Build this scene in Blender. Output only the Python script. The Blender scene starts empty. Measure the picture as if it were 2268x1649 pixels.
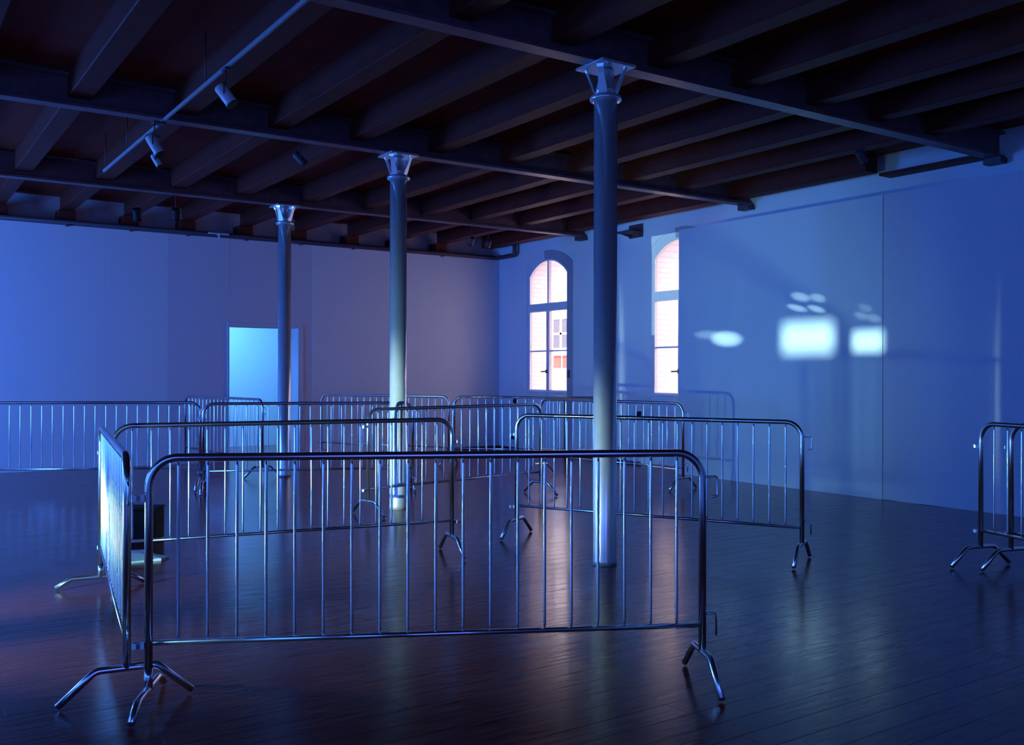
import bpy, bmesh, math, random
from mathutils import Vector, Matrix
random.seed(7)
S = bpy.context.scene
COL = S.collection
PI = math.pi

# ------------------------------------------------------------------ camera, world, sun, lights, exposure
S.view_settings.view_transform = 'Standard'
S.view_settings.look = 'None'
S.view_settings.exposure = 0.0
S.view_settings.gamma = 1.0
S.view_settings.use_curve_mapping = False
S.cycles.use_denoising = True
S.cycles.max_bounces = 8
S.cycles.sample_clamp_indirect = 6.0
S.cycles.caustics_reflective = False
S.cycles.caustics_refractive = False

YAW = math.radians(34.351)
cam = bpy.data.cameras.new('camera')
cam.sensor_width = 36.0
cam.lens = 2115.1 / 2268 * 36.0
cam.shift_x = -17.0 / 2268
cam.shift_y = 1.6 / 2268
cam.clip_start = 0.05
camo = bpy.data.objects.new('camera', cam)
camo.matrix_world = (Matrix.Translation((0, 0, 1.5)) @ Matrix.Rotation(-YAW, 4, 'Z')
                     @ Matrix.Rotation(PI / 2, 4, 'X') @ Matrix.Rotation(0.0021, 4, 'Z'))
COL.objects.link(camo)
S.camera = camo

w = bpy.data.worlds.new('sky')
S.world = w
w.use_nodes = True
bg = w.node_tree.nodes['Background']
bg.inputs['Color'].default_value = (1.0, 0.90, 0.96, 1)
bg.inputs['Strength'].default_value = 3.9

def light(name, typ, loc, direction, energy, color, **kw):
    d = bpy.data.lights.new(name, typ)
    d.energy = energy
    d.color = color
    for k, v in kw.items():
        setattr(d, k, v)
    o = bpy.data.objects.new(name, d)
    o.location = loc
    o.rotation_euler = Vector(direction).to_track_quat('-Z', 'Y').to_euler()
    COL.objects.link(o)
    return o

# sun on the brick house across the street
light('sun', 'SUN', (0, 0, 30), (0.8, 0.25, -0.62), 9.5, (1.0, 0.86, 0.90), angle=0.01)
# blue daylight of the windows along the left side of the room
BLUE = (0.042, 0.205, 1.0)
for (yy, e, hh) in ((13.55, 820, 2.3), (8.6, 75, 2.1), (3.6, 85, 2.1), (-0.6, 60, 2.1)):
    light('window_daylight', 'AREA', (-4.45, yy, 1.62), (1, 0, 0), e, BLUE, shape='RECTANGLE', size=2.4, size_y=hh)
light('window_daylight', 'AREA', (-0.8, -3.8, 1.9), (0.1, 1, -0.02), 105, (0.10, 0.18, 1.0), shape='RECTANGLE', size=5.0, size_y=2.2)  # unseen fill added behind the camera for blue reflections on the tubes
# lamp in the small room behind the doorway
light('back_room_lamp', 'AREA', (5.3, 17.6, 3.0), (0.05, 0.75, -1), 150, (0.085, 0.37, 1.0), shape='RECTANGLE', size=1.6, size_y=0.4)
# unseen low spots near the floor, left of the view: rake over the barriers and the columns
GLINT = (0.34, 0.82, 1.0)
SLOTS = []      # slots cut in the unseen left wall to shape light patches: y0, y1, z0, z1
def glint(ang, size, e, blend, up):
    light('low_floor_light', 'SPOT', (-1.0, 6.3, 0.30), (math.cos(math.radians(ang)), math.sin(math.radians(ang)), up), e, GLINT,
          spot_size=math.radians(size), spot_blend=blend, shadow_soft_size=0.10)
glint(19, 46, 900, 0.9, 0.10)
glint(-24, 46, 560, 0.7, 0.08)
for ang, e, sz in ((28.6, 3200, 3.0), (-4.6, 1500, 2.4)):      # extra narrow spots added to strengthen the glints on two columns
    o = light('low_floor_light', 'SPOT', (-1.0, 6.3, 0.30), (math.cos(math.radians(ang)), math.sin(math.radians(ang)), 0.08), e, (0.62, 1.0, 0.92),
              spot_size=math.radians(sz), spot_blend=0.8, shadow_soft_size=0.06)
    o.scale = (1, 7, 1)
# reflected sunlight thrown on the right partition and the second window by unseen spots on the left
def sun_patch(y, z, sx, sy, power, blend=0.5, roll=0.0, x1=10.03, dy=0.2):
    src = Vector((-4.3, y + dy, z - 0.25))
    d = Vector((x1, y, z)) - src
    o = light('reflected_sun', 'SPOT', src, d, power, (0.52, 0.95, 1.0), shadow_soft_size=0.012, use_square=True,
              spot_size=2 * math.atan(0.5 * sx / d.length), spot_blend=blend)
    o.rotation_euler = (o.rotation_euler.to_matrix() @ Matrix.Rotation(roll, 3, 'Z')).to_euler()
    o.scale = (1, sy / sx, 1)
    return o
sun_patch(8.26, 2.36, 0.42, 0.10, 4200, 0.9, -0.25)
sun_patch(7.95, 2.33, 0.36, 0.10, 4200, 0.9, -0.28)
sun_patch(8.20, 2.50, 0.40, 0.14, 3600, 0.9, -0.25)
sun_patch(7.93, 2.47, 0.32, 0.13, 3000, 0.9, -0.25)
sun_patch(7.28, 2.21, 0.22, 0.10, 1700, 0.9, -0.3)
sun_patch(7.10, 2.17, 0.18, 0.09, 1700, 0.9, -0.3)
sun_patch(7.22, 2.30, 0.26, 0.12, 1100, 0.9, -0.3)
sun_patch(9.50, 1.99, 0.72, 0.27, 9000, 1.0, -0.06, dy=2.0)
sun_patch(9.85, 2.06, 0.70, 0.16, 2200, 1.0, -0.04, dy=2.0)

def slot_patch(y0, y1, z0, z1, power, soft, x1=10.03, dz=-0.35):
    """a soft rectangle of light: a lamp outside shining through a slot in the left wall"""
    L = Vector((-14.0, (y0 + y1) / 2 + 0.3, (z0 + z1) / 2 + dz))
    k = (-4.6 - L.x) / (x1 - L.x)
    f = lambda y, z: (L.y + (y - L.y) * k, L.z + (z - L.z) * k)
    (a, c), (b, d) = f(y0, z0), f(y1, z1)
    SLOTS.append((a, b, c, d))
    t = Vector((x1, (y0 + y1) / 2, (z0 + z1) / 2)) - L
    light('reflected_sun', 'SPOT', L, t, power, (0.52, 0.95, 1.0), spot_size=2.6 * math.atan(0.5 * math.hypot(y1 - y0 + 0.5, z1 - z0 + 0.5) / t.length),
          spot_blend=0.05, shadow_soft_size=soft)
slot_patch(7.70, 8.49, 1.78, 2.15, 42000, 0.085)
slot_patch(6.985, 7.40, 1.77, 2.02, 38000, 0.055)
slot_patch(10.50, 11.585, 2.12, 3.72, 9000, 0.004, 10.53, -0.5)

# ------------------------------------------------------------------ materials
def mat(name, base, rough=0.5, metallic=0.0, spec=0.5, noise=None, bump=0.0, scale=8.0, stretch=(1, 1, 1), rough_var=0.0, coat=0.0):
    m = bpy.data.materials.new(name)
    m.use_nodes = True
    nt = m.node_tree
    b = nt.nodes['Principled BSDF']
    b.inputs['Base Color'].default_value = (*base, 1)
    b.inputs['Roughness'].default_value = rough
    b.inputs['Metallic'].default_value = metallic
    b.inputs['Specular IOR Level'].default_value = spec
    b.inputs['Coat Weight'].default_value = coat
    tc = nt.nodes.new('ShaderNodeTexCoord')
    mp = nt.nodes.new('ShaderNodeMapping')
    mp.inputs['Scale'].default_value = stretch
    nz = nt.nodes.new('ShaderNodeTexNoise')
    nz.inputs['Scale'].default_value = scale
    nz.inputs['Detail'].default_value = 5
    nt.links.new(tc.outputs['Object'], mp.inputs['Vector'])
    nt.links.new(mp.outputs['Vector'], nz.inputs['Vector'])
    if noise:
        r = nt.nodes.new('ShaderNodeValToRGB')
        r.color_ramp.elements[0].position = 0.3
        r.color_ramp.elements[1].position = 0.7
        r.color_ramp.elements[0].color = (*[c * (1 - noise) for c in base], 1)
        r.color_ramp.elements[1].color = (*[min(1, c * (1 + noise)) for c in base], 1)
        nt.links.new(nz.outputs['Fac'], r.inputs['Fac'])
        nt.links.new(r.outputs['Color'], b.inputs['Base Color'])
    if rough_var:
        mr = nt.nodes.new('ShaderNodeMapRange')
        mr.inputs['To Min'].default_value = max(0.02, rough - rough_var)
        mr.inputs['To Max'].default_value = rough + rough_var
        nt.links.new(nz.outputs['Fac'], mr.inputs['Value'])
        nt.links.new(mr.outputs['Result'], b.inputs['Roughness'])
    if bump:
        bp = nt.nodes.new('ShaderNodeBump')
        bp.inputs['Strength'].default_value = bump
        bp.inputs['Distance'].default_value = 0.01
        nt.links.new(nz.outputs['Fac'], bp.inputs['Height'])
        nt.links.new(bp.outputs['Normal'], b.inputs['Normal'])
    return m

M_WALL = mat('wall_paint', (0.78, 0.78, 0.80), 0.75, noise=0.02, bump=0.05, scale=40, spec=0.2)
M_WALL2 = mat('wall_paint_warm', (0.78, 0.70, 0.74), 0.75, noise=0.02, bump=0.05, scale=40, spec=0.2)
M_WALL3 = mat('wall_paint_grey', (0.70, 0.67, 0.73), 0.75, noise=0.02, bump=0.05, scale=40, spec=0.2)
M_OLD = mat('old_plaster', (0.62, 0.52, 0.54), 0.85, noise=0.08, bump=0.15, scale=12, spec=0.2)
M_CEIL = mat('ceiling_wood', (0.26, 0.038, 0.020), 0.7, noise=0.15, scale=6, stretch=(6, 0.6, 6), spec=0.25)
M_JOIST = mat('joist_wood', (0.12, 0.018, 0.010), 0.6, noise=0.2, scale=6, stretch=(6, 0.6, 6), spec=0.25)
M_STEEL = mat('painted_steel_beam', (0.17, 0.075, 0.09), 0.40, noise=0.2, scale=10, spec=0.6)
M_FLOOR = mat('floor_board_stain', (0.23, 0.042, 0.028), 0.20, noise=0.35, bump=0.10, scale=7, stretch=(0.5, 5, 5), rough_var=0.08, spec=0.45)
M_FLOOR2 = mat('floor_gap', (0.05, 0.016, 0.012), 0.8)
M_COL = mat('aluminium_paint', (0.84, 0.84, 0.86), 0.21, 0.52, noise=0.04, scale=14, rough_var=0.04)
M_GALV = mat('galvanised_tube', (0.72, 0.73, 0.76), 0.18, 0.97, noise=0.04, scale=5)
M_FRAME = mat('window_frame_paint', (0.74, 0.74, 0.77), 0.45, noise=0.04, scale=20)
M_SHADEBAND = mat('casing_paint', (0.40, 0.37, 0.42), 0.6, noise=0.06, scale=20)  # darker tone carries the shadow along the niche edge
M_DARKIRON = mat('dark_iron', (0.10, 0.05, 0.055), 0.5, noise=0.1, scale=20)
M_TRACK = mat('track_paint', (0.34, 0.34, 0.36), 0.4, noise=0.04, scale=20)
M_BLACK = mat('black_plastic', (0.010, 0.006, 0.007), 0.7, noise=0.1, scale=30)
M_WHITE = mat('white_enamel', (0.72, 0.74, 0.76), 0.4, noise=0.02, scale=20)
M_PALE = mat('pale_paper', (0.72, 0.76, 0.70), 0.8, noise=0.05, scale=20)
M_BASE = mat('baseboard_paint', (0.06, 0.03, 0.03), 0.5, noise=0.1, scale=20)
M_DARKPANE = mat('dark_pane', (0.10, 0.10, 0.14), 0.2, noise=0.1, scale=5)
M_RED = mat('red_blind', (0.45, 0.10, 0.08), 0.8, noise=0.1, scale=9)

def brick_mat():
    m = bpy.data.materials.new('pink_brickwork')
    m.use_nodes = True
    nt = m.node_tree
    b = nt.nodes['Principled BSDF']
    b.inputs['Roughness'].default_value = 0.9
    tc = nt.nodes.new('ShaderNodeTexCoord')
    sx = nt.nodes.new('ShaderNodeSeparateXYZ')
    ad = nt.nodes.new('ShaderNodeMath'); ad.operation = 'ADD'
    cb = nt.nodes.new('ShaderNodeCombineXYZ')
    br = nt.nodes.new('ShaderNodeTexBrick')
    br.inputs['Scale'].default_value = 1.0
    br.inputs['Brick Width'].default_value = 0.25
    br.inputs['Row Height'].default_value = 0.085
    br.inputs['Mortar Size'].default_value = 0.008
    br.inputs['Color1'].default_value = (0.93, 0.85, 0.86, 1)
    br.inputs['Color2'].default_value = (0.95, 0.88, 0.88, 1)
    br.inputs['Mortar'].default_value = (0.84, 0.70, 0.72, 1)
    nt.links.new(tc.outputs['Object'], sx.inputs[0])
    nt.links.new(sx.outputs['X'], ad.inputs[0])
    nt.links.new(sx.outputs['Y'], ad.inputs[1])
    nt.links.new(ad.outputs[0], cb.inputs['X'])
    nt.links.new(sx.outputs['Z'], cb.inputs['Y'])
    nt.links.new(cb.outputs[0], br.inputs['Vector'])
    nt.links.new(br.outputs['Color'], b.inputs['Base Color'])
    bp = nt.nodes.new('ShaderNodeBump')
    bp.inputs['Strength'].default_value = 0.5
    bp.inputs['Distance'].default_value = 0.01
    bp.invert = True
    nt.links.new(br.outputs['Fac'], bp.inputs['Height'])
    nt.links.new(bp.outputs['Normal'], b.inputs['Normal'])
    return m
M_BRICK = brick_mat()

def glass_mat():
    m = bpy.data.materials.new('window_glass')
    m.use_nodes = True
    nt = m.node_tree
    nt.nodes.remove(nt.nodes['Principled BSDF'])
    t = nt.nodes.new('ShaderNodeBsdfTransparent')
    t.inputs['Color'].default_value = (0.95, 0.95, 0.96, 1)
    g = nt.nodes.new('ShaderNodeBsdfGlossy')
    g.inputs['Roughness'].default_value = 0.05
    mx = nt.nodes.new('ShaderNodeMixShader')
    mx.inputs[0].default_value = 0.04
    nt.links.new(t.outputs[0], mx.inputs[1])
    nt.links.new(g.outputs[0], mx.inputs[2])
    nt.links.new(mx.outputs[0], nt.nodes['Material Output'].inputs['Surface'])
    return m
M_GLASS = glass_mat()

# ------------------------------------------------------------------ mesh helpers
def bm_box(bm, lo, hi):
    v = [bm.verts.new((x, y, z)) for z in (lo[2], hi[2]) for y in (lo[1], hi[1]) for x in (lo[0], hi[0])]
    for f in ((0, 2, 3, 1), (4, 5, 7, 6), (0, 1, 5, 4), (2, 6, 7, 3), (0, 4, 6, 2), (1, 3, 7, 5)):
        bm.faces.new([v[i] for i in f])

def bm_prism(bm, poly, axis, a, b):
    """poly: points in the two other axes (in xyz order), extruded along axis from a to b"""
    def P(p, t):
        q = list(p); q.insert(axis, t); return q
    va = [bm.verts.new(P(p, a)) for p in poly]
    vb = [bm.verts.new(P(p, b)) for p in poly]
    n = len(poly)
    bm.faces.new(va); bm.faces.new(vb[::-1])
    for i in range(n):
        bm.faces.new([va[i], va[(i + 1) % n], vb[(i + 1) % n], vb[i]])

def fillet(pts, rads, seg=6):
    pts = [Vector(p) for p in pts]
    out = [pts[0]]
    for i in range(1, len(pts) - 1):
        p, a, b = pts[i], pts[i - 1], pts[i + 1]
        r = rads[i - 1] if isinstance(rads, (list, tuple)) else rads
        u, v = (a - p).normalized(), (b - p).normalized()
        ang = u.angle(v)
        if r <= 0 or ang > PI - 0.01:
            out.append(p); continue
        t = r / math.tan(ang / 2)
        s, e = p + u * t, p + v * t
        c = p + (u + v).normalized() * (r / math.sin(ang / 2))
        cs, ce = s - c, e - c
        tot = cs.angle(ce)
        ax = cs.cross(ce).normalized()
        for k in range(seg + 1):
            out.append(c + Matrix.Rotation(tot * k / seg, 3, ax) @ cs)
    out.append(pts[-1])
    return out

def bm_tube(bm, pts, r, n=10, radii=None):
    pts = [Vector(p) for p in pts]
    t0 = (pts[1] - pts[0]).normalized()
    ref = Vector((0, 1, 0)) if abs(t0.y) < 0.9 else Vector((1, 0, 0))
    u = (ref - t0 * ref.dot(t0)).normalized()
    rings = []
    for i, p in enumerate(pts):
        if i == 0: t = t0
        elif i == len(pts) - 1: t = (pts[i] - pts[i - 1]).normalized()
        else: t = ((pts[i + 1] - p).normalized() + (p - pts[i - 1]).normalized()).normalized()
        u = (u - t * u.dot(t)).normalized()
        v = t.cross(u)
        rr = radii[i] if radii else r
        rings.append([bm.verts.new(p + (u * math.cos(2 * PI * k / n) + v * math.sin(2 * PI * k / n)) * rr) for k in range(n)])
    for a, b in zip(rings, rings[1:]):
        for k in range(n):
            f = bm.faces.new([a[k], a[(k + 1) % n], b[(k + 1) % n], b[k]])
            f.smooth = True
    bm.faces.new(rings[0][::-1]); bm.faces.new(rings[-1])

def bm_lathe(bm, prof, n=32, c=(0, 0)):
    rings = [[bm.verts.new((c[0] + r * math.cos(2 * PI * k / n), c[1] + r * math.sin(2 * PI * k / n), z)) for k in range(n)] for r, z in prof]
    for a, b in zip(rings, rings[1:]):
        for k in range(n):
            f = bm.faces.new([a[k], a[(k + 1) % n], b[(k + 1) % n], b[k]]); f.smooth = True
    bm.faces.new(rings[0][::-1]); bm.faces.new(rings[-1])

def mesh_of(name, fn, m, bevel=0):
    bm = bmesh.new()
    fn(bm)
    if bevel:
        bmesh.ops.bevel(bm, geom=bm.edges[:], offset=bevel, segments=1, affect='EDGES')
    bmesh.ops.recalc_face_normals(bm, faces=bm.faces[:])
    me = bpy.data.meshes.new(name)
    bm.to_mesh(me); bm.free()
    me.materials.append(m)
    return me

def link(name, me, parent=None, loc=None):
    o = bpy.data.objects.new(name, me)
    if parent: o.parent = parent
    if loc is not None: o.location = loc
    COL.objects.link(o)
    return o

def obj(name, fn, m, parent=None, loc=None, bevel=0):
    return link(name, mesh_of(name, fn, m, bevel), parent, loc)

def struct(name, fn, m, bevel=0):
    o = obj(name, fn, m, None, None, bevel)
    o['kind'] = 'structure'
    return o

def thing(name, label, cat, loc=(0, 0, 0), rotz=0, group=None):
    o = bpy.data.objects.new(name, None)
    o.empty_display_size = 0.1
    o.location = loc
    o.rotation_euler = (0, 0, rotz)
    COL.objects.link(o)
    tag(o, label, cat, group)
    return o

def tag(o, label, cat, group=None):
    o['label'] = label; o['category'] = cat
    if group: o['group'] = group
    return o

# ------------------------------------------------------------------ the room
YF, XR, XP, XL, YB = 16.1, 10.5, 10.03, -4.6, -4.0
HC = 4.24            # ceiling boards
HF = 3.77            # top of the far false wall
HP = 3.645           # top of the right partition
DX0, DX1, DZ = 5.055, 6.27, 2.282

# floor: a sub-floor with boards laid along X
floor = struct('floor', lambda bm: bm_box(bm, (XL, YB, -0.25), (XR, YF + 0.36, -0.022)), M_FLOOR2)
BW, GAP = 0.15, 0.0012
board_me = {}
def board_mesh(L):
    if L not in board_me:
        board_me[L] = mesh_of('board', lambda bm: bm_box(bm, (0, 0, -0.022), (L - GAP, BW - GAP, 0.0)), M_FLOOR, 0.0008)
    return board_me[L]
far_boards = []
nrow = int((YF - YB) / BW) + 1
n_near = 0
for i in range(nrow):
    y = YB + i * BW
    near = 2.0 <= y < 7.4
    xlo, xhi = (0.0, 10.0) if near else (XL, XR)
    x = xlo + random.choice((-1.5, -1.0, -0.5, -2.0)) if near else XL
    while x < xhi:
        L = random.choice((2.0, 2.5, 3.0, 3.5))
        x0 = x
        if near:
            L2 = L
            if x0 + L2 > XR:
                L2 = round(XR - x0, 2)
            if L2 > 0.05:
                o = link('board', board_mesh(L2), floor, (x0, y, 0))
                o.rotation_euler = (random.uniform(-0.004, 0.004), 0, 0)
                n_near += 1
        else:
            far_boards.append((x0, min(x0 + L, XR) - GAP, y, min(y + BW - GAP, YF + 0.36), random.uniform(-0.0004, 0.0)))
        x += L
    if near:   # left remainder of the row
        far_boards.append((XL, xlo - 2.05, y, y + BW - GAP, -0.0002))
def far_bm(bm):
    for x0, x1, y0, y1, dz in far_boards:
        if x1 - x0 < 0.02 or y1 - y0 < 0.02: continue
        t = random.uniform(-0.0004, 0.0004)
        bm_box(bm, (x0, y0, -0.022), (x1, y1, dz))
fb = obj('distant_boards', far_bm, M_FLOOR, floor)
fb['kind'] = 'stuff'

# ceiling boards with joists
ceiling = struct('ceiling', lambda bm: bm_box(bm, (XL, YB, HC), (XR + 0.65, YF + 0.5, HC + 0.25)), M_CEIL)
JZ = 4.0
joist_x = [-3.9, -2.98, -2.06, -1.14, -0.22, 0.70, 1.60, 2.54, 3.47, 4.36, 5.33, 6.30, 7.30, 8.22, 9.16]
jm = mesh_of('joist', lambda bm: bm_box(bm, (-0.1, YB, JZ), (0.1, YF, HC)), M_JOIST, 0.008)
cm = mesh_of('joist_corbel', lambda bm: bm_box(bm, (-0.125, YF - 0.02, HF), (0.125, YF + 0.3, JZ)), M_JOIST, 0.008)
for x in joist_x:
    link('joist', jm, ceiling, (x, 0, 0))
    link('joist_corbel', cm, ceiling, (x, 0, 0))
obj('joist', lambda bm: bm_box(bm, (10.08, 7.26, JZ - 0.02), (10.32, YF, HC)), M_JOIST, ceiling, None, 0.008)

# far wall: false wall of plasterboard panels with a doorway, old wall behind it above
def far_wall(bm):
    bm_box(bm, (XL, YF, 0), (3.09, YF + 0.36, HF))
wf = struct('wall_far', far_wall, M_WALL)
def panel(name, m, boxes):
    def fn(bm):
        for lo, hi in boxes: bm_box(bm, lo, hi)
    return obj(name, fn, m, wf, None)
panel('plaster_panel', M_WALL, [((3.0915, YF, 0), (4.05, YF + 0.36, HF))])
panel('plaster_panel', M_WALL3, [((4.0515, YF, 0), (5.055, YF + 0.36, HF))])
panel('plaster_panel', M_WALL3, [((5.059, YF, DZ), (DX1, YF + 0.36, HF)), ((DX1, YF, 0), (6.52, YF + 0.36, HF))])
panel('plaster_panel', M_WALL, [((6.522, YF - 0.006, 0), (10.5, YF + 0.36, HF))])
wo = struct('wall_far_upper', lambda bm: bm_box(bm, (XL, YF + 0.28, HF), (XR, YF + 0.5, HC)), M_OLD)
# casing round the doorway
dcase = struct('door_1', lambda bm: (bm_box(bm, (DX1, YF - 0.018, 0), (DX1 + 0.09, YF, DZ + 0.07)),
                                     bm_box(bm, (DX0 - 0.035, YF - 0.018, 0), (DX0, YF, DZ + 0.07)),
                                     bm_box(bm, (DX0, YF - 0.018, DZ), (DX1, YF, DZ + 0.07))), M_WALL3, 0.003)
# room behind the doorway
def back_room(bm):
    bm_box(bm, (3.6, 19.3, 0), (9.0, 19.5, 3.3))
    bm_box(bm, (3.4, YF + 0.36, 0), (3.6, 19.5, 3.3))
    bm_box(bm, (9.0, YF + 0.36, 0), (9.2, 19.5, 3.3))
    bm_box(bm, (3.4, YF + 0.36, 3.3), (9.2, 19.5, 3.5))
struct('wall_back_room', back_room, M_WALL)
struct('floor_back_room', lambda bm: bm_box(bm, (3.4, YF + 0.36, -0.25), (9.2, 19.5, 0.0)), M_FLOOR)

def slotted_wall(bm):  # slots are added only to shape the light patches opposite
    ys = sorted({YB, YF + 0.5, *[v for q in SLOTS for v in q[:2]]})
    zs = sorted({0.0, HC, *[v for q in SLOTS for v in q[2:]]})
    for a, b in zip(ys, ys[1:]):
        z0 = None
        for c, d in zip(zs, zs[1:]):
            m = ((a + b) / 2, (c + d) / 2)
            hole = any(q[0] < m[0] < q[1] and q[2] < m[1] < q[3] for q in SLOTS)
            if not hole and z0 is None: z0 = c
            if hole and z0 is not None:
                bm_box(bm, (XL - 0.03, a, z0), (XL, b, c)); z0 = None
        if z0 is not None: bm_box(bm, (XL - 0.03, a, z0), (XL, b, HC))
struct('wall_left', slotted_wall, M_WALL)
struct('wall_back', lambda bm: bm_box(bm, (XL, YB - 0.3, 0), (XR, YB, HC)), M_WALL)

# right wall with arched window niches
def arc(yc, half, zs, zc, n=12):
    """points of a segmental arch from +half to -half"""
    rise = zc - zs
    R = (half * half + rise * rise) / (2 * rise)
    a = math.asin(half / R)
    return [(yc + R * math.sin(a - 2 * a * k / n), zc - R + R * math.cos(a - 2 * a * k / n)) for k in range(n + 1)]
WINS = [14.45, 10.93]
NHL, NH, ND, NZS, NZC = 0.665, 0.785, 0.03, 3.53, 3.80          # niche half width, springing, crown
GH, GZS, GZC, GZB = 0.583, 3.345, 3.608, 1.19
def layer(bm, x0, x1, hl, hr, zs, zc, zb):
    y = YB
    for yc in sorted(WINS):
        bm_box(bm, (x0, y, 0), (x1, yc - hr, HC))
        y = yc + hl
        half, mid = (hl + hr) / 2, yc + (hl - hr) / 2
        a = arc(mid, half, zs, zc)
        for p, q in zip(a, a[1:]):
            bm_prism(bm, [p, q, (q[0], HC), (p[0], HC)], 0, x0, x1)
        if zb > 0: bm_box(bm, (x0, yc - hr, 0), (x1, yc + hl, zb))
    bm_box(bm, (x0, y, 0), (x1, YF + 0.5, HC))
wr = struct('wall_right', lambda bm: layer(bm, XR, XR + ND, NHL, NH, NZS, NZC, 0), M_WALL)
obj('outer_brick_wall', lambda bm: layer(bm, XR + ND + 0.05, XR + 0.62, GH + 0.06, GH + 0.06, GZS + 0.02, GZC + 0.05, GZB - 0.05), M_BRICK, wr)

# windows: frame fills the niche at its back plane
def window(i, yc):
    x0, x1 = XR + ND - 0.02, XR + ND + 0.05
    def fr(bm):
        # stiles, head and apron panel
        bm_box(bm, (x0, yc + GH, 0), (x1, yc + NHL + 0.02, HC - 0.4))
        bm_box(bm, (x0, yc - NH - 0.02, 0), (x1, yc - GH, HC - 0.4))
        bm_box(bm, (x0, yc - GH, 0), (x1, yc + GH, GZB))
        a = arc(yc, GH, GZS, GZC)
        for p, q in zip(a, a[1:]):
            bm_prism(bm, [p, q, (q[0], HC - 0.4), (p[0], HC - 0.4)], 0, x0, x1)
    f = struct('window_%d' % i, fr, M_FRAME)
    obj('transom', lambda bm: bm_box(bm, (x0 - 0.02, yc - GH, 2.66), (x1, yc + GH, 2.815)), M_FRAME, f, None, 0.01)
    obj('mullion', lambda bm: bm_box(bm, (x0 - 0.01, yc - 0.05, GZB), (x1, yc + 0.045, 2.66)), M_FRAME, f, None, 0.01)
    obj('upper_mullion', lambda bm: bm_box(bm, (x0, yc - 0.022, 2.815), (x1, yc + 0.022, GZC)), M_FRAME, f, None, 0.005)
    for s in (-1, 1):
        obj('glazing_bar', lambda bm: bm_box(bm, (x0 + 0.01, yc + (0.045 if s > 0 else -GH), 1.905), (x1 - 0.01, yc + (GH if s > 0 else -0.05), 1.93)), M_FRAME, f)
        a0, a1 = (yc + 0.045, yc + GH) if s > 0 else (yc - GH, yc - 0.05)
        for z0, z1 in ((GZB, 1.905), (1.93, 2.66)):
            obj('pane', lambda bm: bm_box(bm, (x0 + 0.03, a0, z0), (x0 + 0.036, a1, z1)), M_GLASS, f)
        def up(bm):
            pts = [p for p in arc(yc, GH, GZS, GZC, 24) if (p[0] - yc) * s >= 0.0]
            pts = [(yc + s * GH, 2.815)] + (pts if s > 0 else pts[::-1]) + [(yc, 2.815)]
            bm_prism(bm, pts, 0, x0 + 0.03, x0 + 0.036)
        obj('arched_pane', up, M_GLASS, f)
    obj('sill', lambda bm: bm_box(bm, (x0 - 0.04, yc - GH - 0.06, GZB - 0.06), (x1, yc + GH + 0.06, GZB - 0.02)), M_FRAME, f, None, 0.006)
    def shade_band(bm):  # dark band built in the shape of the shadow at the niche edge
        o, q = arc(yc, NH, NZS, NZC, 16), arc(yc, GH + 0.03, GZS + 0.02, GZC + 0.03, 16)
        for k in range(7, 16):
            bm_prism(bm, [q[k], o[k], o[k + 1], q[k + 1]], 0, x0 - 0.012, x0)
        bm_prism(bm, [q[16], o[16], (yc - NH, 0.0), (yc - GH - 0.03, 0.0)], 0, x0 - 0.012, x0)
    obj('casing', shade_band, M_SHADEBAND, f)
    obj('handle', lambda bm: (bm_box(bm, (x0 - 0.035, yc - 0.02, 1.50), (x0 - 0.01, yc + 0.02, 1.57)),
                              bm_tube(bm, [(x0 - 0.05, yc, 1.535), (x0 - 0.05, yc + 0.14, 1.53)], 0.012, 8)), M_DARKIRON, f)
    obj('latch', lambda bm: bm_box(bm, (x0 - 0.03, yc - 0.70, 1.42), (x0, yc - 0.64, 1.56)), M_DARKIRON, f, None, 0.006)
    obj('espagnolette_rod', lambda bm: bm_tube(bm, [(x0 - 0.02, yc, 1.02), (x0 - 0.02, yc, 2.60)], 0.009, 8), M_FRAME, f)
for i, yc in enumerate(WINS):
    window(i + 1, yc)

# partition hung in front of the window wall, with one seam
wp = struct('wall_partition', lambda bm: bm_box(bm, (XP, 6.985, 0), (XP + 0.16, 10.46, HP)), M_WALL)
obj('plaster_panel', lambda bm: bm_box(bm, (XP + 0.012, YB, 0), (XP + 0.16, 6.983, HP)), M_WALL3, wp)  # greyer colour stands in for the light pool ending at the seam
# ledge in the recess above the partition
struct('trim_1', lambda bm: bm_box(bm, (10.26, 5.95, 3.93), (10.5, 7.2, 3.965)), M_JOIST, 0.004)
struct('baseboard_far', lambda bm: bm_box(bm, (9.3, YF - 0.026, 0), (XR, YF - 0.006, 0.05)), M_BASE)
struct('baseboard_right', lambda bm: (bm_box(bm, (XR - 0.02, 11.83, 0), (XR, 13.78, 0.05)), bm_box(bm, (XR - 0.02, 15.37, 0), (XR, YF - 0.03, 0.05))), M_BASE)

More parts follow.
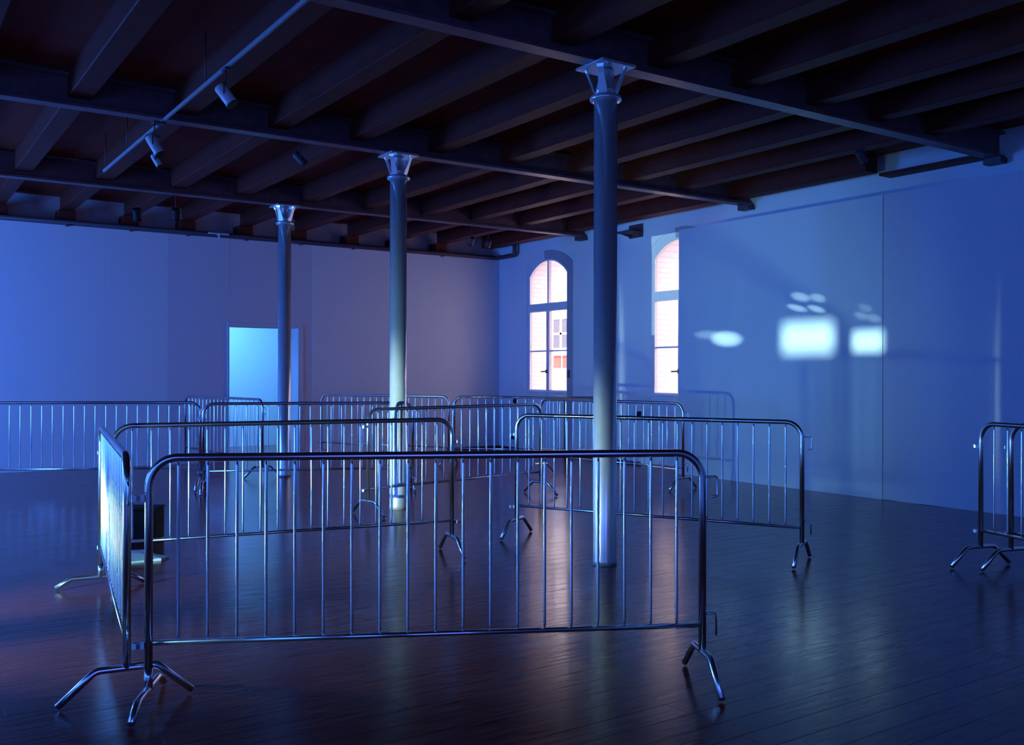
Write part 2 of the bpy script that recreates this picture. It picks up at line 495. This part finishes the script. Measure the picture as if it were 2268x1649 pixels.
# ------------------------------------------------------------------ steel beams on the columns
def ibeam(bm, y, x0, x1, z0=3.915, z1=4.21, bw=0.15, t=0.028, web=0.02):
    bm_box(bm, (x0, y - bw / 2, z0), (x1, y + bw / 2, z0 + t))
    bm_box(bm, (x0, y - bw / 2, z1 - t), (x1, y + bw / 2, z1))
    bm_box(bm, (x0, y - web / 2, z0 + t), (x1, y + web / 2, z1 - t))
CX = [(4.80, 5.83), (4.86, 9.50), (4.99, 13.34)]
for (cx, cy), lab in zip(CX, ('dark steel ceiling beam over the nearest column, running to the right wall',
                              'dark steel ceiling beam over the middle column, crossed by the lighting track',
                              'dark steel ceiling beam over the farthest column, close to the far wall')):
    o = obj('steel_beam', lambda bm: ibeam(bm, cy, XL, XR), M_STEEL)
    tag(o, lab, 'beam', 'ceiling beams across the room')
    obj('bearing_block', lambda bm: bm_box(bm, (10.36, cy - 0.10, 3.85), (XR, cy + 0.10, 3.915)), M_DARKIRON, o)

# ------------------------------------------------------------------ columns
def column(cx, cy, label):
    t = thing('iron_column', label, 'column', (cx, cy, 0), 0, 'row of round columns')
    obj('shaft', lambda bm: bm_lathe(bm, [(0.096, 0), (0.096, 0.03), (0.0925, 0.05), (0.0925, 3.64)], 40), M_COL, t)
    obj('collar', lambda bm: bm_lathe(bm, [(0.094, 3.635), (0.122, 3.64), (0.128, 3.655), (0.124, 3.672), (0.098, 3.682), (0.082, 3.69)], 40), M_COL, t)
    obj('capital_core', lambda bm: bm_lathe(bm, [(0.084, 3.69), (0.078, 3.74), (0.058, 3.80), (0.050, 3.86), (0.055, 3.89)], 32), M_COL, t)
    def arm(bm):
        pts = [(0.070, 0.034), (0.086, 0.036), (0.106, 0.028), (0.126, 0.023), (0.144, 0.024), (0.150, 0.030)]
        zs = [3.69, 3.73, 3.78, 3.83, 3.87, 3.893]
        rows = []
        for (r, h), z in zip(pts, zs):
            rows.append([bm.verts.new((r + dx, dy, z)) for dx, dy in ((0, -h), (0.016, -h), (0.016, h), (0, h))])
        for a, b in zip(rows, rows[1:]):
            for k in range(4):
                bm.faces.new([a[k], a[(k + 1) % 4], b[(k + 1) % 4], b[k]])
        bm.faces.new(rows[0][::-1]); bm.faces.new(rows[-1])
    am = mesh_of('capital_arm', arm, M_COL)
    for k in range(4):
        o = link('capital_arm', am, t)
        o.rotation_euler = (0, 0, PI / 4 + k * PI / 2 + math.radians(-10))
    obj('bearing_plate', lambda bm: bm_box(bm, (-0.17, -0.17, 3.893), (0.17, 0.17, 3.915)), M_COL, t, None, 0.004)
    return t
column(*CX[0], 'tall silver column nearest the viewer, in front of the right barriers')
column(*CX[1], 'middle silver column with a white-hot glint near its foot')
column(*CX[2], 'farthest and thinnest silver column, in front of the glowing doorway')

# ------------------------------------------------------------------ crowd barriers
BL, BH, HB, LZ, RT = 2.582, 1.116, 0.281, 0.155, 0.0185
h2 = BL / 2
def frame_path():
    return fillet([(-h2, 0, LZ), (-h2, 0, BH), (h2, 0, BH), (h2, 0, LZ)], 0.13, 8)
ME_FRAME = mesh_of('frame', lambda bm: bm_tube(bm, frame_path(), RT, 14), M_GALV)
ME_RAIL = mesh_of('bottom_rail', lambda bm: bm_tube(bm, [(-h2, 0, HB), (h2, 0, HB)], 0.0125, 10), M_GALV)
ME_BAR = mesh_of('bar', lambda bm: bm_tube(bm, [(0, 0, HB + 0.006), (0, 0, HB + 0.03), (0, 0, BH - 0.045), (0, 0, BH - 0.012)], 0.007, 8,
                                           [0.0045, 0.007, 0.007, 0.0045]), M_GALV)
def leg_me(z):
    s = max(0.10, z)
    p = fillet([(0, -0.285, 0.0165), (0, -0.285 + s * 1.0, z), (0, 0.285 - s * 1.0, z), (0, 0.285, 0.0165)], 0.06, 5)
    return mesh_of('leg', lambda bm: bm_tube(bm, p, 0.0165, 12), M_GALV)
ME_LEG = leg_me(LZ)
ME_LEGLOW = leg_me(0.075)
ME_STUB = mesh_of('post_extension', lambda bm: bm_tube(bm, [(0, 0, 0.075), (0, 0, LZ + 0.01)], RT, 14), M_GALV)
ME_HOOK = mesh_of('hook', lambda bm: bm_tube(bm, fillet([(0, 0, 0), (0.058, 0, 0), (0.060, 0, -0.095), (0.028, 0, -0.098)], 0.014, 4), 0.0055, 8), M_GALV)
ME_HOOK2 = mesh_of('hook', lambda bm: bm_tube(bm, fillet([(0, 0, 0), (0.052, 0, 0), (0.053, 0, -0.105)], 0.008, 3), 0.0055, 8), M_GALV)
def eye(bm):
    bm_box(bm, (0.0, -0.014, -0.014), (0.016, 0.014, 0.014))
    n = 14
    for z0, z1 in ((-0.011, 0.011),):
        pass
    ring = []
    for k in range(n):
        a = 2 * PI * k / n
        for r, z in ((0.013, -0.012), (0.023, -0.012), (0.023, 0.012), (0.013, 0.012)):
            ring.append(bm.verts.new((0.038 + r * math.cos(a), r * math.sin(a), z)))
    for k in range(n):
        a, b = k * 4, ((k + 1) % n) * 4
        for j in range(4):
            bm.faces.new([ring[a + j], ring[a + (j + 1) % 4], ring[b + (j + 1) % 4], ring[b + j]])
ME_EYE = mesh_of('eyelet', eye, M_GALV)

def barrier(A, B, label, low_left=False, flip=False):
    A, B = Vector((*A, 0)), Vector((*B, 0))
    mid = (A + B) / 2
    ang = math.atan2(B.y - A.y, B.x - A.x)
    t = thing('crowd_barrier', label, 'barrier', mid, ang, 'steel crowd barriers set about the floor')
    link('frame', ME_FRAME, t)
    link('bottom_rail', ME_RAIL, t)
    for k in range(19):
        link('bar', ME_BAR, t, (-h2 + BL * (k + 1) / 20, 0, 0))
    link('leg', ME_LEGLOW if low_left else ME_LEG, t, (-h2, 0, 0))
    if low_left: link('post_extension', ME_STUB, t, (-h2, 0, 0))
    link('leg', ME_LEG, t, (h2, 0, 0))
    hs = -1 if flip else 1
    for me, z in ((ME_HOOK, 1.0), (ME_HOOK2, 0.335)):
        o = link('hook', me, t, (hs * (h2 + RT - 0.002), 0, z))
        if flip: o.rotation_euler = (0, 0, PI)
    for z in (0.935, 0.27):
        o = link('eyelet', ME_EYE, t, (-hs * (h2 + RT - 0.003), 0, z))
        if not flip: o.rotation_euler = (0, 0, PI)
    return t

barrier((1.354, 7.179), (0.977, 4.585), 'crowd barrier on the left running straight away from the viewer, its bars glaring white', low_left=True)
barrier((1.031, 4.510), (3.369, 3.315), 'nearest crowd barrier, standing in front of all the others', low_left=True)
barrier((1.462, 7.281), (3.990, 6.840), 'second crowd barrier back, parallel behind the nearest one and joined to the glaring one', flip=True)
barrier((1.282, 13.60), (3.490, 12.411), 'dark crowd barrier before the brightest left end of the far wall')
barrier((3.455, 11.926), (5.787, 10.948), 'dark crowd barrier crossing in front of the glowing doorway and the farthest column')
barrier((4.295, 15.90), (4.680, 13.420), 'slanting pale blue crowd barrier beside the left edge of the glowing doorway')
barrier((6.592, 15.80), (7.865, 13.573), 'pale blue crowd barrier along the purple far wall behind the middle column')
barrier((7.851, 13.362), (9.774, 11.637), 'dark crowd barrier below the whole arched window near the far corner')
barrier((8.268, 11.536), (8.707, 8.994), 'blue crowd barrier below the half-hidden window, turned towards the right partition')
barrier((4.353, 9.186), (6.892, 9.623), 'crowd barrier right in front of the middle column, its left post glaring white')
barrier((4.949, 7.289), (6.123, 4.985), 'crowd barrier passing behind the nearest column towards the empty right floor')
barrier((7.185, 4.125), (6.50, 1.635), 'crowd barrier at the right edge of the photo showing a bright curved leg')
barrier((7.268, 3.93), (6.60, 1.435), 'crowd barrier at the right edge nested beside the one with the bright leg')

# ------------------------------------------------------------------ ceiling lighting
def spotlight(loc, axis, length, rad, m, label, z_top, dx=0.0):
    t = thing('spotlight', label, 'spotlight', loc, 0, 'small spotlights under the ceiling')
    ax = Vector(axis).normalized()
    side = ax.cross(Vector((0, 0, 1))).normalized()
    a, b = -ax * length / 2, ax * length / 2
    obj('housing', lambda bm: bm_tube(bm, [a, a + ax * 0.01, b - ax * 0.02, b], rad, 16, [rad * 0.85, rad, rad, rad * 1.06]), m, t)
    obj('bezel', lambda bm: bm_tube(bm, [b, b + ax * 0.012], rad, 16, [rad * 1.1, rad * 1.1]), M_BLACK, t)
    top = Vector((-ax.x * length * 0.3, -ax.y * length * 0.3, z_top - loc[2]))
    obj('yoke', lambda bm: bm_tube(bm, fillet([side * (rad + 0.004), side * (rad + 0.004) + Vector((0, 0, rad + 0.03)), Vector((0, 0, rad + 0.045)), Vector((0, 0, z_top - loc[2]))], 0.01, 3), 0.006, 8), M_DARKIRON, t)
    obj('adapter', lambda bm: bm_box(bm, (-0.02 + min(0, dx), -0.05, z_top - loc[2] - 0.02), (0.02 + max(0, dx), 0.05, z_top - loc[2])), M_DARKIRON, t, None, 0.003)
    return t
TX, TZ = 2.25, 3.82
tr = thing('lighting_track', 'long lighting track hung below the joists at the upper left', 'lighting track', (TX, 7.8, TZ))
obj('rail', lambda bm: bm_box(bm, (-0.012, -4.9, -0.015), (0.012, 4.0, 0.015)), M_TRACK, tr, None, 0.003)
for yy in (-4.0, -2.0, 0.0, 2.8, 3.9):
    obj('hanger', lambda bm: bm_tube(bm, [(0, yy, 0.018), (0, yy, HC - TZ)], 0.006, 8), M_DARKIRON, tr)
AX = (0.50, -0.34, -0.80)
spotlight((TX - 0.01, 7.23, 3.60), AX, 0.165, 0.046, M_WHITE, 'upper pale spotlight on the lighting track, nearest the viewer', TZ - 0.015)
spotlight((TX - 0.07, 9.15, 3.59), (0.42, -0.30, -0.86), 0.19, 0.045, M_WHITE, 'second pale spotlight on the lighting track, just behind the middle beam', TZ - 0.015, 0.07)
spotlight((TX + 0.08, 9.71, 3.57), (0.42, -0.30, -0.86), 0.13, 0.030, M_WHITE, 'small brightest spotlight, lowest on the lighting track', TZ - 0.015, -0.08)
spotlight((3.12, 14.1, 3.72), (0.2, 0.5, -0.8), 0.16, 0.055, M_BLACK, 'dark spotlight above the left end of the far wall', HC)
spotlight((3.60, 13.9, 3.74), (0.2, 0.5, -0.8), 0.16, 0.055, M_BLACK, 'dark spotlight between two joists left of the farthest column', HC)
spotlight((3.80, 9.72, 3.78), (0.5, -0.1, -0.5), 0.15, 0.040, M_DARKIRON, 'dark spotlight behind the middle beam, left of the middle column', HC)
spotlight((8.40, 13.74, 3.72), (0.1, 0.6, -0.7), 0.14, 0.045, M_DARKIRON, 'left one of the dark spotlight pair near the far corner', HC)
spotlight((8.80, 13.84, 3.73), (0.1, 0.6, -0.7), 0.14, 0.045, M_DARKIRON, 'right one of the dark spotlight pair near the far corner', HC)
spotlight((8.75, 6.35, 3.82), (0.7, 0.1, -0.5), 0.16, 0.045, M_DARKIRON, 'dark spotlight above the right partition beside the nearest beam', HC)

# pipe along the top of the far wall with an elbow in the corner
pp = thing('ceiling_pipe', 'dark pipe along the top edge of the far wall, bent in the corner', 'pipe', (0, 0, 0))
obj('pipe', lambda bm: bm_tube(bm, fillet([(XL + 0.02, YF - 0.055, 3.80), (XR - 0.10, YF - 0.055, 3.80), (XR - 0.10, YF - 0.70, 3.80), (XR - 0.10, YF - 0.70, HC)], 0.08, 5), 0.042, 12), M_DARKIRON, pp)
for x in (1.1, 2.54, 3.47, 4.36, 5.33, 6.3, 7.3, 8.22, 9.16):
    obj('pipe_clip', lambda bm: bm_box(bm, (x - 0.02, YF - 0.11, 3.745), (x + 0.02, YF, 3.758)), M_DARKIRON, pp)
t = thing('strip_lamp', 'short pale strip lamp lying along the top of the far wall', 'lamp', (4.83, YF - 0.14, 3.80))
obj('housing', lambda bm: bm_box(bm, (-0.17, -0.02, 0.0), (0.17, 0.02, 0.022)), M_WHITE, t, None, 0.003)
obj('bracket', lambda bm: bm_box(bm, (-0.012, 0.0, -0.02), (0.012, 0.14, 0.0)), M_WHITE, t)
obj('sensor', lambda bm: bm_tube(bm, [(0.01, 0, 0.0), (0.01, 0, -0.09)], 0.013, 10), M_WHITE, t)

# ------------------------------------------------------------------ small things
t = thing('box', 'small black box on the floor behind the second barrier', 'box', (2.02, 8.95, 0), math.radians(-33))
obj('body', lambda bm: bm_box(bm, (-0.17, -0.12, 0.012), (0.17, 0.12, 0.285)), M_BLACK, t, None, 0.01)
obj('lid', lambda bm: bm_box(bm, (-0.175, -0.125, 0.287), (0.175, 0.125, 0.305)), M_BLACK, t, None, 0.004)
for sx in (-1, 1):
    obj('foot', lambda bm: bm_box(bm, (sx * 0.13 - 0.02, -0.10, 0), (sx * 0.13 + 0.02, 0.10, 0.012)), M_BLACK, t)
def pale_patch(bm):
    pts = [(-0.24, -0.26), (0.06, -0.30), (0.14, -0.22), (0.06, -0.08), (0.08, 0.14), (-0.10, 0.24), (-0.26, 0.12)]
    for z0, z1 in ((0.0, 0.004),):
        top = [bm.verts.new((x, y, z1 + random.uniform(0.0, 0.02))) for x, y in pts]
        bot = [bm.verts.new((x, y, z0)) for x, y in pts]
        c = bm.verts.new((-0.04, -0.03, 0.03)); d = bm.verts.new((-0.04, -0.03, 0))
        n = len(pts)
        for k in range(n):
            bm.faces.new([top[k], top[(k + 1) % n], c]); bm.faces.new([bot[(k + 1) % n], bot[k], d])
            bm.faces.new([top[k], bot[k], bot[(k + 1) % n], top[(k + 1) % n]])
tag(obj('paper_sheet', pale_patch, M_PALE, None, (1.88, 8.2, 0.0)), 'crumpled pale sheet of paper on the floor before the small black box', 'paper')  # thin pale shape with an uneven top
def outlet(loc, along, label, hgt=0.09):
    t = thing('wall_box', label, 'outlet', loc, along, 'small dark boxes on the window wall')
    obj('back_plate', lambda bm: bm_box(bm, (-0.05, -0.012, -hgt / 2), (0.05, 0.0, hgt / 2)), M_DARKIRON, t, None, 0.003)
    obj('cover', lambda bm: bm_box(bm, (-0.035, -0.04, -hgt / 2 + 0.012), (0.035, -0.012, hgt / 2 - 0.012)), M_BLACK, t, None, 0.004)
outlet((XR, 15.03 + 0.48, 0.95), -PI / 2, 'dark wall box just left of and below the whole arched window', 0.10)
outlet((XR, 15.60, 0.26), -PI / 2, 'dark outlet low on the window wall by the far corner', 0.12)
outlet((XR, 11.86, 0.83), -PI / 2, 'dark wall box below the half-hidden window', 0.10)

t = thing('wall_bracket', 'dark iron bracket high on the window wall, just right of the nearest column', 'bracket', (XR, 11.95, 3.86))
obj('plate', lambda bm: bm_box(bm, (-0.02, -0.17, -0.12), (0.0, 0.17, 0.10)), M_DARKIRON, t, None, 0.004)
obj('shelf', lambda bm: bm_box(bm, (-0.30, -0.15, -0.06), (-0.02, 0.15, -0.03)), M_DARKIRON, t, None, 0.004)
for yy in (-0.11, 0.11):
    obj('brace', lambda bm: bm_prism(bm, [(-0.02, -0.11), (-0.02, -0.06), (-0.26, -0.06)], 1, yy - 0.012, yy + 0.012), M_DARKIRON, t)
t = thing('wall_pipe', 'short dark upright pipe on the window wall below the whole arched window', 'pipe', (XR + ND - 0.05, 13.86, 0))
obj('tube', lambda bm: bm_tube(bm, [(0, 0, 0.0), (0, 0, 0.98)], 0.028, 12), M_DARKIRON, t)  # dark upright form in place of the shadow running down the niche edge
obj('cap', lambda bm: bm_tube(bm, [(0, 0, 0.98), (0, 0, 1.01)], 0.034, 12), M_DARKIRON, t)
# ------------------------------------------------------------------ house across the street
gr = struct('ground', lambda bm: bm_box(bm, (XR + 0.7, -10, -3.3), (40, 50, -3.1)), mat('street_paving', (0.45, 0.40, 0.42), 0.9, noise=0.1, scale=3))
HX = 15.2
t = thing('brick_house', 'pink sunlit brick house across the street, seen through the windows', 'building', (HX, 20, -3.1))
obj('brick_wall', lambda bm: bm_box(bm, (0, -18, 0), (3, 14, 9.5)), M_BRICK, t)
def house_window(y0, y1, z0, z1, red=False):
    fr = obj('house_window', lambda bm: (bm_box(bm, (-0.06, y0, z0), (0.02, y0 + 0.07, z1)), bm_box(bm, (-0.06, y1 - 0.07, z0), (0.02, y1, z1)),
                                     bm_box(bm, (-0.06, y0 + 0.07, z0), (0.02, y1 - 0.07, z0 + 0.07)), bm_box(bm, (-0.06, y0 + 0.07, z1 - 0.07), (0.02, y1 - 0.07, z1)),
                                     bm_box(bm, (-0.05, (y0 + y1) / 2 - 0.045, z0 + 0.07), (0.02, (y0 + y1) / 2 + 0.045, z1 - 0.07)),
                                     bm_box(bm, (-0.05, y0 + 0.07, (z0 + z1) / 2 - 0.03), (0.02, y1 - 0.07, (z0 + z1) / 2 + 0.03)),
                                     bm_box(bm, (-0.14, y0 - 0.1, z0 - 0.1), (0.0, y1 + 0.1, z0))), M_WHITE, t)
    for a, b in ((y0 + 0.07, (y0 + y1) / 2 - 0.045), ((y0 + y1) / 2 + 0.045, y1 - 0.07)):
        for c, d in ((z0 + 0.07, (z0 + z1) / 2 - 0.03), ((z0 + z1) / 2 + 0.03, z1 - 0.07)):
            obj('house_pane', lambda bm: bm_box(bm, (-0.035, a, c), (-0.005, b, d)), M_DARKPANE, fr)
    if red:
        for a, b in ((y0 + 0.05, (y0 + y1) / 2 - 0.05), ((y0 + y1) / 2 + 0.05, y1 - 0.05)):
            obj('red_panel', lambda bm: bm_box(bm, (-0.03, a, z0 - 0.46), (-0.002, b, z0 - 0.14)), M_RED, fr)
house_window(-0.17, 0.67, 5.20, 6.10, True)
house_window(-5.6, -4.2, 1.2, 2.9)
